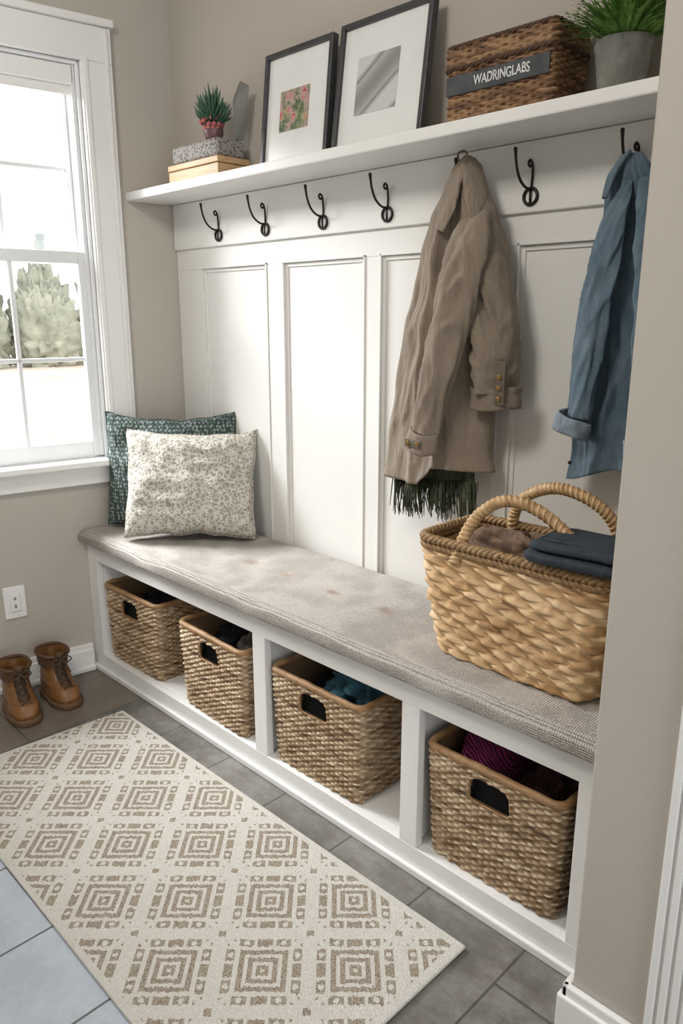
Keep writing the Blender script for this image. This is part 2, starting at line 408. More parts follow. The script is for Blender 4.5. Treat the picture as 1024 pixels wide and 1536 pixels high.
def softslab(name, c, hs, mat, parent, M, seed):
    V = []; F = []; n = 96; m = 24
    for i in range(m + 1):
        ph = pi * i / m
        rr_ = abs(math.sin(ph)) ** .35; zz = math.copysign(abs(math.cos(ph)) ** .8, math.cos(ph))
        for j in range(n):
            th = 2 * pi * j / n; cx = math.copysign(abs(math.cos(th)) ** .28, math.cos(th)); cy = math.copysign(abs(math.sin(th)) ** .28, math.sin(th))
            x = cx * rr_ * hs[0]; y = cy * rr_ * hs[1]
            w_ = noise.noise(Vector((x * 14, y * 14, seed)))
            x += .004 * noise.noise(Vector((y * 30, zz, seed + 2))); y += .003 * noise.noise(Vector((x * 30, zz, seed + 4)))
            V.append((c[0] + x, c[1] + y, c[2] + zz * hs[2] * (1 + .25 * w_) + .004 * w_))
    for i in range(m):
        for j in range(n): F.append((i * n + j, (i + 1) * n + j, (i + 1) * n + (j + 1) % n, i * n + (j + 1) % n))
    return mo(name, V, F, mat, True, parent, M=M)

# ------------------------------------------------------------------ room shell
XC, YB = -2.475, 1.638
sd, cd = math.sin(math.radians(9)), math.cos(math.radians(9))
ML = Matrix(((-sd, cd, 0, XC), (-cd, -sd, 0, YB), (0, 0, 1, 0), (0, 0, 0, 1)))
def xl(y): return XC - (YB - y) * sd / cd
H = 2.7
SX, SY = -.498, 1.10
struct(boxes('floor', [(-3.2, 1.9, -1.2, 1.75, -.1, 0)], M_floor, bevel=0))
struct(boxes('ceiling', [(-3.3, 1.9, -1.32, 1.75, H, H + .1)], M_ceil, bevel=0))
struct(boxes('wall_back', [(-2.62, SX + .001, YB, YB + .12, 0, H)], M_wall, bevel=0))
struct(boxes('wall_right', [(SX, 1.9, SY, YB + .12, 0, H)], M_wall, bevel=.004))
struct(boxes('wall_front', [(-3.2, 1.9, -1.32, -1.2, 0, H)], M_wall, bevel=0))
WS0, WS1, WZ0, WZ1 = .318, 1.07, .80, 2.10
struct(boxes('wall_left', [(0, WS0, -.12, 0, 0, H), (WS1, 2.9, -.12, 0, 0, H), (WS0, WS1, -.12, 0, 0, WZ0), (WS0, WS1, -.12, 0, WZ1, H)], M_wall, bevel=0, M=ML))
s_b = (YB - 1.205) / cd
struct(boxes('baseboard_left', [(s_b, 2.9, 0, .014, 0, .105), (s_b, 2.9, 0, .02, 0, .085), (s_b, 2.9, 0, .028, 0, .02)], M_white, M=ML, bevel=.004))
struct(boxes('baseboard_right', [(SX - .014, -.366, SY - .014, SY - .0005, 0, .11), (SX - .02, -.366, SY - .02, SY - .0005, 0, .088), (SX - .014, SX - .0005, SY - .014, 1.195, 0, .11)], M_white, bevel=.004))
fl = [(-.362, -.27, SY - .016, SY - .0005, 0, 2.15)]
for i in range(5): fl.append((-.358 + i * .018, -.346 + i * .018, SY - .022, SY - .015, 0, 2.15))
struct(boxes('trim_3', fl, M_white, bevel=.002))
W = empty('window_1', ML @ Vector((.69, 0, .8)), 'white double-hung window with divided panes above a sill', 'window'); struct(W)
def wb(name, L, mat=M_vinyl, bevel=.003): return boxes(name, L, mat, W, bevel, ML)
wb('window_casing', [(.213, WS0, .0005, .02, WZ0, 2.10), (WS1, WS1 + .105, .0005, .02, WZ0, 2.10), (.213, WS1 + .105, .0005, .02, 2.10, 2.205), (.205, WS1 + .113, .0005, .034, 2.205, 2.228),
    (.295, .312, .018, .026, WZ0, 2.11), (.225, .238, .018, .026, WZ0, 2.2)], M_white)
wb('window_sill', [(.185, WS1 + .135, -.055, .062, .782, .806)], M_white, .006)
wb('window_apron', [(.213, WS1 + .105, .0005, .018, .715, .782), (.213, WS1 + .105, .0005, .024, .765, .782)], M_white)
wb('window_jamb', [(WS0, WS0 + .012, -.12, 0, .806, 2.10), (WS1 - .012, WS1, -.12, 0, .806, 2.10), (WS0, WS1, -.12, 0, 2.088, 2.10), (WS0, WS1, -.14, -.055, .79, .81),
    (WS0 + .012, WS0 + .03, -.06, -.052, .81, 2.09), (WS0 + .012, WS0 + .026, -.02, -.012, .81, 2.09)])
def sash(name, s0, s1, n0, n1, z0, z1, zm, st, br, tr):
    L = [(s0, s0 + st, n0, n1, z0, z1), (s1 - st, s1, n0, n1, z0, z1), (s0 + st, s1 - st, n0, n1, z0, z0 + br), (s0 + st, s1 - st, n0, n1, z1 - tr, z1)]
    nm = (n0 + n1) / 2
    for s in (.586, .80): L.append((s - .007, s + .007, nm - .008, nm + .008, z0 + br, z1 - tr))
    L.append((s0 + st, s1 - st, nm - .008, nm + .008, zm - .007, zm + .007))
    wb(name, L)
    mo('window_glass', [(s0 + st, nm, z0 + br), (s1 - st, nm, z0 + br), (s1 - st, nm, z1 - tr), (s0 + st, nm, z1 - tr)], [(0, 1, 2, 3)], M_glass, M=ML, parent=W)
sash('window_sash', .33, 1.058, -.05, -.018, .81, 1.515, 1.155, .036, .055, .04)
sash('window_sash', .33, 1.058, -.095, -.065, 1.475, 2.088, 1.78, .036, .04, .04)
wb('roller_shade', [(.335, 1.053, -.045, -.012, 2.03, 2.087), (.34, 1.048, -.03, -.026, 2.0, 2.035)], M_white, .006)

# panelling
yr = 1.626
px = [(-2.317, -1.969), (-1.881, -1.536), (-1.468, -1.076), (-1.03, -.70)]
st = [(-2.474, px[0][0])] + [(px[i][1], px[i + 1][0]) for i in range(3)] + [(px[3][1], SX - .0005)]
L = [(a, b, yr, YB - .0003, .45, 1.462) for a, b in st] + [(-2.474, SX - .0005, yr, YB - .0003, 1.4622, 1.54)]
for a, b in px:
    L += [(a, a + .012, 1.631, YB - .0003, .45, 1.4615), (b - .012, b, 1.631, YB - .0003, .45, 1.4615), (a + .012, b - .012, 1.631, YB - .0003, 1.45, 1.4615)]
    L += [(a - .006, a, 1.622, yr, .45, 1.468), (b, b + .006, 1.622, yr, .45, 1.468), (a - .006, b + .006, 1.622, yr, 1.462, 1.468)]
    L += [(a + .012, b - .012, 1.6355, YB - .0003, .45, 1.45)]
struct(boxes('trim_1', L, M_panel, bevel=.0015))
struct(boxes('trim_2', [(-2.474, SX - .0005, 1.616, YB - .0003, 1.532, 1.685)], M_panel, bevel=.003))

ZS = 1.714
sh = prisms('wall_shelf', [([(xl(1.448) + .002, 1.448), (SX - .001, 1.448), (SX - .001, YB - .001), (xl(YB) + .002, YB - .001)], 1.686, ZS)], M_white, bevel=.004)
tag(sh, 'long white painted ledge shelf above the hook board', 'shelf')

# ------------------------------------------------------------------ bench
BFY = 1.2155
be = empty('storage_bench', (-1.5, 1.42, 0), 'white built-in bench with open cubbies for baskets', 'bench')
def q4(x0, x1, y0, y1, left=False):
    return [((xl(y0) + .002) if left else x0, y0), (x1, y0), (x1, y1), ((xl(y1) + .002) if left else x0, y1)]
XR = SX - .001
prisms('bench_frame', [(q4(0, -2.475, BFY, 1.24, True), .0706, .4399), (q4(-.575, XR, BFY, 1.24), .0706, .4399),
    (q4(0, XR, BFY, 1.24, True), .44, .4995), (q4(0, XR, BFY, 1.24, True), 0, .0705)], M_white, be, .0015)
prisms('bench_seat_board', [(q4(0, XR, 1.2405, 1.62, True), .48, .4995)], M_white, be)
prisms('bench_bottom_board', [(q4(0, XR, 1.2405, 1.62, True), .05, .0705)], M_white, be)
for a, b in ((-1.572, -1.518), (-1.018, -.966)):
    prisms('bench_divider', [(q4(a, b, BFY + .0003, 1.24), .0706, .4398), (q4(a + .016, b - .016, 1.2405, 1.6), .0706, .4798)], M_white, be, .0015)
prisms('bench_side_panel', [(q4(0, -2.47, 1.241, 1.60, True), .0706, .4798)], M_white, be)
prisms('bench_back_panel', [(q4(-2.46, XR, 1.605, 1.62), .0706, .4798)], M_white, be)
prisms('bench_base_molding', [(q4(0, XR - .014, BFY - .012, BFY, True), 0, .022)], M_white, be, .004)

# cushion
y0, y1, z0, z1, r = 1.186, 1.624, .5005, .556, .026
P = []
for cx, cz, a0 in ((y0 + r, z0 + .012, pi), (y1 - r, z0 + .012, 1.5 * pi), (y1 - r, z1 - r, 0), ('top', 0, 0), (y0 + r, z1 - r, pi / 2)):
    if cx == 'top':
        for i in range(1, 34): P.append((y1 - r + (y0 + 2 * r - y1) * i / 34, z1))
        continue
    rz = .012 if cz < .52 else r
    for i in range(6): a = a0 + pi / 2 * i / 5; P.append((cx + r * math.cos(a), cz + rz * math.sin(a)))
V = []; F = []; C = []; n = 220; m = len(P)
tufts = [(-1.80, 1.394), (-1.622, 1.392), (-1.42, 1.388), (-1.2256, 1.394)]
for i in range(n + 1):
    for y, z in P:
        xa = xl(max(y, 1.2)) + .004; x = xa + (XR - .002 - xa) * i / n
        e = min(1, min(i, n - i) / 2.5); mk = 0
        zz = z; yy = y
        if z > .53:
            zz += .004 * noise.noise(Vector((x * 4, y * 5, 0))) + .002 * noise.noise(Vector((x * 14, y * 14, 7))) - .001
            for tx, ty in tufts:
                d = math.hypot((x - tx) / 1.6, y - ty)
                zz -= .003 * math.exp(-(d / .02) ** 2)
                dd = math.hypot((x - tx) + .4 * (y - ty), (y - ty) * 2.0) + .014 * noise.noise(Vector((x * 60, y * 60, tx)))
                mk = max(mk, .75 * math.exp(-(dd / .026) ** 2))
            zz -= (1 - e) * .012
        yy += .004 * noise.noise(Vector((x * 6, 0, 3)))
        V.append((x, yy, zz)); C.append(mk)
for i in range(n):
    for j in range(m): F.append((i * m + j, i * m + (j + 1) % m, (i + 1) * m + (j + 1) % m, (i + 1) * m + j))
F += [tuple(range(m - 1, -1, -1)), tuple(n * m + j for j in range(m))]
cu = mo('bench_cushion', V, F, M_cush, True)
ca = cu.data.color_attributes.new('mark', 'FLOAT_COLOR', 'POINT')
for i, c in enumerate(C): ca.data[i].color = (c, c, c, 1)
tag(cu, 'long taupe woven seat cushion with faint brown marks', 'cushion')

# ------------------------------------------------------------------ hooks
def hook(x, first=None):
    if first:
        o = first.copy(); COL.objects.link(o); o.location.x = x; return o
    b = 1.6182
    parts = []
    ring = [(0.0175 * math.cos(a), -.005, .0175 * math.sin(a)) for a in [2 * pi * i / 28 for i in range(28)]]
    parts.append(tube_geo(ring, .0038, 8, True))
    parts.append(tube_geo(smoothpts([(0, -.004, .015), (.003, -.006, .04), (.004, -.01, .066), (.002, -.017, .075), (0, -.02, .069), (.001, -.016, .062), (.003, -.012, .064)], 6), .0029, 8))
    parts.append(tube_geo(smoothpts([(0, -.006, .016), (-.002, -.026, .018), (-.004, -.048, .034), (-.005, -.062, .062), (-.006, -.068, .096)], 6), [.0031] * 20 + [.0031, .0033, .0039, .0046, .003], 8))
    parts.append(tube_geo([(0, -.006, .016), (0, -.007, 0), (0, -.006, -.016)], .0026, 8))
    V, F = join(parts); o = mo('coat_hook', V, F, M_black, True); o.location = (x, b, 1.566)
    tag(o, 'black wrought iron wire coat hook on white board', 'coat hook', group='row of hooks under the shelf'); return o
h0 = hook(-2.20)
for x in (-1.953, -1.69, -1.44, -1.165, -1.003, -.758): hook(x, h0)

# ------------------------------------------------------------------ picture frames
def pic(x0, x1, yb, yt, z1, pf, art, label):
    z0 = ZS + .001; hgt = z1 - z0; w = x1 - x0; lean = math.atan2(yt - yb, hgt)
    M = Matrix.Translation((x0, yb, z0)) @ Matrix.Rotation(-lean, 4, 'X')
    e = empty('picture_frame', (x0 + w / 2, yb, z0), label, 'picture frame', group='framed prints on the shelf')
    b = .014
    boxes('frame_moulding', [(0, b, -.008, .014, 0, hgt), (w - b, w, -.008, .014, 0, hgt), (b, w - b, -.008, .014, 0, b), (b, w - b, -.008, .014, hgt - b, hgt)], M_frame, e, .002, M)
    boxes('mat_board', [(b, w - b, .002, .012, b, hgt - b)], M_mat, e, 0, M)
    a0, a1, c0, c1 = pf
    boxes('art_print', [(w * a0, w * a1, .0005, .0025, hgt * c0, hgt * c1)], art, e, 0, M)
pic(-1.895, -1.612, 1.555, 1.59, 2.035, (.25, .68, .32, .66), M_art1, 'dark frame with white mat and small floral print')
pic(-1.582, -1.273, 1.545, 1.59, 2.04, (.22, .68, .29, .72), M_art2, 'dark frame with white mat and grey abstract print')

# ------------------------------------------------------------------ stack on shelf
e = empty('wooden_box', (-2.155, 1.55, ZS), 'light oak keepsake box on the shelf', 'box')
boxes('box_body', [(-2.29, -2.02, 1.49, 1.61, ZS + .0005, 1.755)], M_wood, e, .002)
boxes('box_lid', [(-2.292, -2.018, 1.488, 1.612, 1.757, 1.775)], M_wood, e, .003)
g = boxes('fabric_box', [(-2.278, -2.03, 1.495, 1.605, 1.7755, 1.83)], M_lat, None, .012, seg=4)
tag(g, 'grey lattice patterned fabric box on the oak box', 'box')
e = empty('potted_succulent', (-2.11, 1.545, 1.83), 'small spiky succulent with red berries in a plum pot', 'plant')
pc = (-2.11, 1.545)
lathe('pot', [(.018, .0008), (.026, .01), (.031, .028), (.028, .045), (.032, .052), (.026, .05)], (pc[0], pc[1], 1.83), M_purple, e)
parts = []; rnd = random.Random(8)
for i in range(120):
    th = i * 2.4; el = .25 + 1.25 * (i / 120); L_ = (.045 + .055 * (i / 120)) * rnd.uniform(.8, 1.1)
    d = Vector((math.cos(th) * math.cos(el), math.sin(th) * math.cos(el), math.sin(el)))
    s = Vector((pc[0], pc[1], 1.882)) + Vector((d.x, d.y, 0)) * .012
    pts = [s, s + d * L_ * .4, s + d * L_ * .8 + Vector((0, 0, .004)), s + d * L_ + Vector((0, 0, .008))]
    parts.append(tube_geo(pts, [.0025, .0034, .0026, .0006], 6))
V, F = join(parts); mo('foliage', V, F, M_succ, True, e)
parts = []
for i in range(34):
    th = i * 2.4; rr_ = .024 + .014 * ((i * 7) % 5) / 5; c = (pc[0] + rr_ * math.cos(th), pc[1] + rr_ * math.sin(th) - .004, 1.868 + .009 * (i % 5))
    parts.append(lathe_geo([(.001, -.007), (.006, -.004), (.007, 0), (.005, .005), (.001, .008)], c, 8))
V, F = join(parts); mo('berry_cluster', V, F, pm('rose_berries', (.38, .03, .12), (.50, .20, .12), 70, .4), True, e)
V = [(-2.06, 1.588, 1.8312), (-2.034, 1.568, 1.8312), (-2.03, 1.60, 1.8312), (-2.068, 1.592, 1.92), (-2.03, 1.562, 1.94), (-2.005, 1.603, 1.945), (-2.055, 1.592, 1.965), (-2.005, 1.572, 1.99), (-1.995, 1.6, 1.98)]
F = [(2, 1, 0), (0, 1, 4, 3), (1, 2, 5, 4), (2, 0, 3, 5), (3, 4, 7, 6), (4, 5, 8, 7), (5, 3, 6, 8), (6, 7, 8)]
o = mo('glass_ornament', V, F, M_smoke, False, None, .002); tag(o, 'faceted smoky grey glass ornament beside the succulent', 'ornament')

# ------------------------------------------------------------------ shelf basket
bc = (-1.019, 1.55)
e = empty('wicker_hamper', (bc[0], bc[1], ZS), 'dark brown wicker box with slate label and lid on the shelf', 'basket')
weave('basket_body', (.132, .066), (.134, .067), .108, .012, 44, .0064, .0034, M_wickd, e, seg=6, base=(bc[0], bc[1], ZS + .002), wob=.002)
weave('basket_lid', (.137, .070), (.136, .069), .04, .012, 44, .0064, .0034, M_wickd, e, seg=6, base=(bc[0], bc[1], ZS + .113), thick=.05, wob=.002)
def rope_loop(name, P, r, amp, mat, parent, fq=.55):
    n = len(P); parts = []
    cyc = round(n * fq / (2 * pi)); fq = cyc * 2 * pi / n
    for ph in (0, 2.09, 4.19):
        pts = [(x + nx * amp * math.cos(i * fq + ph), y + ny * amp * math.cos(i * fq + ph), z + amp * math.sin(i * fq + ph)) for i, (x, y, z, nx, ny) in enumerate(P)]
        parts.append(tube_geo(pts, r, 7, True))
    V, F = join(parts); return mo(name, V, F, mat, True, parent)
rope_loop('lid_rim', [(x + bc[0], y + bc[1], ZS + .154, nx, ny) for x, y, nx, ny in rrect(.134, .067, .014, 220)], .0032, .0028, M_wickd, e)
rope_loop('lid_seam', [(x + bc[0], y + bc[1], ZS + .111, nx, ny) for x, y, nx, ny in rrect(.137, .070, .014, 220)], .003, .0026, M_wickd, e)
tube('lid_handle', [(bc[0] + .0, bc[1] - .035, ZS + .153), (bc[0] + .0, bc[1] - .028, ZS + .168), (bc[0], bc[1], ZS + .173), (bc[0], bc[1] + .028, ZS + .168), (bc[0], bc[1] + .035, ZS + .153)], .005, M_wickd, e)
boxes('label_band', [(-1.149, -.893, 1.4765, 1.481, ZS + .058, ZS + .096)], M_band, e, .001)
fc = bpy.data.curves.new('label_text', 'FONT'); fc.body = 'WADRINGLABS'; fc.size = .027; fc.extrude = .0006; fc.align_x = 'CENTER'; fc.align_y = 'CENTER'; fc.space_character = .98; fc.offset = .0004
tmp = bpy.data.objects.new('tmp_text', fc); COL.objects.link(tmp); bpy.context.view_layer.update()
me = bpy.data.meshes.new_from_object(tmp.evaluated_get(bpy.context.evaluated_depsgraph_get()))
bpy.data.objects.remove(tmp)
for v_ in me.vertices:
    v_.co.y += .002 * noise.noise(Vector((v_.co.x * 50, 0, 0))); v_.co.x += .0006 * noise.noise(Vector((v_.co.x * 200, v_.co.y * 200, 3)))
me.transform(Matrix.Translation((-1.005, 1.4755, ZS + .077)) @ Matrix.Rotation(pi / 2, 4, 'X') @ Matrix.Scale(.74, 4, (1, 0, 0)))
me.materials.clear(); t = bpy.data.objects.new('label_text', me); finish(t, M_letters, parent=e)

# ------------------------------------------------------------------ fern
fx, fy = -.775, 1.55
e = empty('potted_fern', (fx, fy, ZS), 'bushy bright green fern in a grey cement pot', 'plant')
lathe('pot', [(.038, .0008), (.042, .004), (.053, .085), (.056, .09), (.056, .102), (.049, .102), (.047, .09)], (fx, fy, ZS), M_pot, e, 40)
lathe('soil', [(.046, .085), (.046, .094)], (fx, fy, ZS), M_soil, e, 24)
parts = []; rnd = random.Random(5)
for i in range(620):
    th = rnd.random() * 2 * pi; sp_ = rnd.random(); L_ = .06 + .07 * rnd.random()
    o_ = Vector((fx + .036 * math.cos(th) * sp_, fy + .036 * math.sin(th) * sp_, ZS + .092))
    out = Vector((math.cos(th), math.sin(th), 0)); el = 1.5 - sp_ * .85
    pts = []; p_ = o_.copy(); a = el
    for s in range(7):
        pts.append(p_.copy()); p_ = p_ + (out * math.cos(a) + Vector((0, 0, 1)) * math.sin(a)) * L_ / 6; a -= .08 + .09 * sp_
    if max(p.y for p in pts) > 1.63 or min(p.x for p in pts) < -.875: continue
    side = out.cross(Vector((0, 0, 1)))
    V = []; F = []
    for j, pp in enumerate(pts):
        w = .0028 * math.sin(pi * (j + .6) / 7.2); V += [pp - side * w, pp + side * w + Vector((0, 0, .001))]
    for j in range(6): F.append((2 * j, 2 * j + 1, 2 * j + 3, 2 * j + 2))
    for j in range(2, 6):
        for sg in (-1, 1):
            b0 = pts[j]; tip = b0 + side * sg * .008 + (pts[j] - pts[j - 1]).normalized() * .010; o2 = len(V)
            V += [b0, b0 + (pts[j] - pts[j - 1]).normalized() * .004, tip]; F.append((o2, o2 + 1, o2 + 2))
    parts.append((V, F))
V, F = join(parts); mo('foliage', V, F, M_leaf, False, e)

# ------------------------------------------------------------------ garments
def interp(rows, z):
    for a, b in zip(rows, rows[1:]):
        if z <= a[0] and z >= b[0]:
            t = (a[0] - z) / (a[0] - b[0]); t = t * t * (3 - 2 * t) * .5 + t * .5
            return [a[i] + (b[i] - a[i]) * t for i in range(len(a))]
    return rows[-1]
def rid(x): return 1 - 2 * abs(math.sin(x)) ** .7
def garment(name, rows, mat, parent, hem=None, creases=((1.8, 1.0, .5), (3.6, .6, -.3)), amp=.018, seed=0, n=200, m=120, drag=.55):
    V = []; F = []; zt, zb = rows[0][0], rows[-1][0]
    for i in range(m + 1):
        f = i / m; z = zt + (zb - zt) * f; _, x0, x1, yc, th = interp(rows, z)
        hw = (x1 - x0) / 2; xc = (x0 + x1) / 2
        for j in range(n):
            a = 2 * pi * j / n; c, s = math.cos(a), math.sin(a)
            ex = math.copysign(abs(c) ** .75, c)
            x = xc + hw * ex; front = max(s, 0)
            g = min(1, f * 2.5 + .25)
            d = 0
            for fr_, w, sk in creases: d += w * rid(fr_ * ex + seed * 1.7 + sk * f * 2 + .45 * noise.noise(Vector((ex * 1.2, f * 2.4, seed + fr_))))
            d += .7 * noise.noise(Vector((ex * 2.2 + seed, f * 1.6, seed)))
            d += drag * (1 - 2.6 * abs(noise.noise(Vector((ex * 2.6 + f * 2.4, f * 3.6 - ex * 1.4, seed * 2.3)))))
            d += drag * .35 * (1 - 2.6 * abs(noise.noise(Vector((ex * 4.2 - f * 3.0, f * 6.5 + ex * 2.0, seed * 4.1)))))
            y = yc - th * (abs(s) ** .6) * (1 if s > 0 else -.35) - amp * g * d * (front ** .5)
            zz = z + (hem(x) * f ** 6 if hem else 0)
            x += .010 * g * noise.noise(Vector((ex, f * 7, seed + 5)))
            V.append((x, min(y, 1.612), zz))
    for i in range(m):
        for j in range(n): F.append((i * n + j, (i + 1) * n + j, (i + 1) * n + (j + 1) % n, i * n + (j + 1) % n))
    F.append(tuple(range(n)))
    o = mo(name, V, F, mat, True, parent)
    s = o.modifiers.new('thick', 'SOLIDIFY'); s.thickness = .0025; s.offset = -1
    return o, V, n
def sleeve(name, P, R, mat, parent, flat=.7, seed=0, ns=60, n=28, open_end=True, wr=1.0):
    P = smoothpts(P, n); N = len(P)
    rad = []
    for i in range(N):
        f = i / (N - 1) * (len(R) - 1); a = int(min(f, len(R) - 2)); rad.append(R[a] + (R[a + 1] - R[a]) * (f - a))
    V, F = tube_geo(P, rad, ns, False, flat)
    if open_end: F = F[:-1]
    out = []
    for i, v in enumerate(V):
        k_, j = divmod(i, ns); c = P[k_]; d = v - c
        f = k_ / N; a = 2 * pi * j / ns
        s = 1 + .07 * math.sin(3 * a + seed + 4 * f) + .09 * noise.noise(Vector((f * 4, math.cos(a) * 1.2, seed + math.sin(a))))
        el = .5 + .8 * math.exp(-((f - .5) / .28) ** 2)
        s += wr * el * .17 * (1 - 2.6 * abs(noise.noise(Vector((f * 6 + 1.2 * math.cos(a + seed), math.cos(a) * 1.1, seed * 1.7 + math.sin(a) * 1.1)))))
        s += wr * .05 * (1 - 2.6 * abs(noise.noise(Vector((f * 13 + 1.6 * math.sin(a + seed), math.cos(a) * 1.3, seed * 3.7 + math.sin(a) * 1.3)))))
        p = c + d * s; p.y = min(p.y, 1.613); out.append(p)
    o = mo(name, out, F, mat, True, parent)
    m_ = o.modifiers.new('thick', 'SOLIDIFY'); m_.thickness = .0025; m_.offset = -1
    return o, out, ns
def cuff(name, c, rx, ry, h, mat, parent, tilt=0, roll=0, seed=0, flare=0):
    V = []; F = []; ns = 48; nz = 8
    M = Matrix.Translation(c) @ Matrix.Rotation(roll, 4, 'Y') @ Matrix.Rotation(tilt, 4, 'X')
    for i in range(nz + 1):
        z = h * (i / nz - .5)
        for j in range(ns):
            a = 2 * pi * j / ns; s = 1 + .06 * math.sin(3 * a + seed) + .05 * math.sin(5 * a + i * .3) + flare * (i / nz)
            s += .07 * noise.noise(Vector((math.cos(a) * 3, math.sin(a) * 3, i * .3 + seed)))
            V.append(M @ Vector((rx * s * math.cos(a), ry * s * math.sin(a), z + .004 * math.sin(2 * a + seed))))
    for i in range(nz):
        for j in range(ns): F.append((i * ns + j, i * ns + (j + 1) % ns, (i + 1) * ns + (j + 1) % ns, (i + 1) * ns + j))
    o = mo(name, V, F, mat, True, parent); m_ = o.modifiers.new('thick', 'SOLIDIFY'); m_.thickness = .0035; m_.offset = 0
    return o
def buttons(L, parent, mat=M_button, r=.007):
    for p in L:
        V, F = lathe_geo([(r * .8, -.002), (r, 0), (r * .9, .002), (r * .6, .0015)], (0, 0, 0), 16)
        M = Matrix.Translation(p) @ Matrix.Rotation(pi / 2, 4, 'X'); mo('button', V, F, mat, True, parent, M=M)

coat = empty('coat', (-1.165, 1.55, 1.64), 'taupe cotton jacket hanging from a black hook', 'jacket')
rows = [(1.655, -1.160, -1.125, 1.562, .012), (1.635, -1.178, -1.108, 1.565, .026), (1.59, -1.20, -1.09, 1.565, .038), (1.53, -1.240, -1.062, 1.568, .045), (1.45, -1.268, -1.05, 1.57, .048),
    (1.37, -1.295, -1.048, 1.57, .05), (1.15, -1.342, -1.05, 1.57, .052), (1.0, -1.37, -1.045, 1.57, .054), (.915, -1.385, -1.035, 1.57, .054)]
hemf = lambda x: -.045 + .055 * max(0, min(1, (x + 1.24) / .06))
o, VV, nn = garment('coat_body', rows, M_coat, coat, hem=hemf, amp=.0165, seed=1)
def col_line(VV, nn, i_col, r0, r1, dy=-.0014): return [Vector(VV[i * nn + i_col]) + Vector((0, dy, 0)) for i in range(r0, r1)]
V, F = join([tube_geo(col_line(VV, nn, c_, 18, 120), .0012, 5) for c_ in (int(nn * .315), int(nn * .335))]); mo('seam', V, F, M_coatd, True, coat)
V, F = tube_geo([Vector(VV[116 * nn + j]) + Vector((0, -.0014, 0)) for j in range(4, nn // 2 - 3)], .001, 5); mo('seam', V, F, M_coatd, True, coat)
sleeve('sleeve', [(-1.095, 1.545, 1.53), (-1.088, 1.505, 1.46), (-1.105, 1.480, 1.33), (-1.14, 1.468, 1.17), (-1.172, 1.464, 1.02)], [.03, .045, .046, .041, .035], M_coat, coat, .62, 2)
sleeve('sleeve', [(-1.085, 1.56, 1.52), (-1.065, 1.545, 1.44), (-1.04, 1.54, 1.32), (-1.025, 1.54, 1.2), (-1.02, 1.54, 1.125)], [.03, .045, .05, .053, .053], M_coat, coat, .7, 5)
cuff('cuff', (-1.178, 1.463, .998), .039, .026, .052, M_coat, coat, 0, .17, 1)
cuff('cuff', (-1.02, 1.54, 1.112), .060, .041, .05, M_coat, coat, 0, -.03, 2)
boxes('cuff_strap', [(-1.21, -1.16, 1.432, 1.4365, .985, 1.006)], M_coatd, coat, .003)
boxes('cuff_strap', [(-1.0, -.972, 1.500, 1.504, 1.10, 1.20)], M_coatd, coat, .003)
M_brass = pm('brass_button', (.35, .22, .07), None, 20, .35, metal=.8)
buttons([(-1.198, 1.430, .996), (-1.168, 1.430, .996), (-.986, 1.498, 1.115), (-.986, 1.498, 1.14), (-.986, 1.498, 1.165)], coat, M_brass, .006)
sleeve('collar', [(-1.142, 1.552, 1.662), (-1.150, 1.528, 1.61), (-1.165, 1.515, 1.55), (-1.185, 1.512, 1.50)], [.010, .025, .032, .018], M_coat, coat, .35, 8, wr=.5)
sleeve('collar', [(-1.138, 1.553, 1.66), (-1.112, 1.535, 1.61), (-1.092, 1.525, 1.56), (-1.082, 1.522, 1.52)], [.010, .021, .026, .014], M_coat, coat, .35, 9, wr=.5)
tube('hanging_loop', [(-1.16, 1.556, 1.64), (-1.165, 1.55, 1.668), (-1.145, 1.552, 1.672), (-1.135, 1.556, 1.645)], .0025, M_coatd, coat)

scarf = empty('scarf', (-1.2, 1.56, .95), 'dark green fringed scarf hanging beneath the jacket', 'scarf')
V = []; F = []
for i in range(31):
    for j in range(13):
        f = i / 30; V.append((-1.345 + .265 * f, 1.56 + .012 * math.sin(f * 18), .97 - (.115 + .010 * math.sin(f * 7)) * j / 12))
for i in range(30):
    for j in range(12): a = i * 13 + j; F.append((a, a + 1, a + 14, a + 13))
o = mo('scarf_body', V, F, M_scarf, True, scarf); o.modifiers.new('t', 'SOLIDIFY').thickness = .006
parts = []; rnd = random.Random(2)
for i in range(260):
    f = rnd.random(); x = -1.35 + .28 * f; y = 1.56 + .012 * math.sin(f * 18) + rnd.uniform(-.012, .008); L_ = .045 + .05 * rnd.random(); dx = rnd.uniform(-.014, .014)
    z = .866 + .03 * f
    parts.append(tube_geo([(x, y, z), (x + dx * .4 + rnd.uniform(-.004, .004), y - .003, z - L_ * .5 - .01), (x + dx, y + .002, z - L_ - .014)], [.0018, .0015, .001], 5))
V, F = join(parts); o = mo('fringe', V, F, M_scarf, True, scarf); o['kind'] = 'stuff'

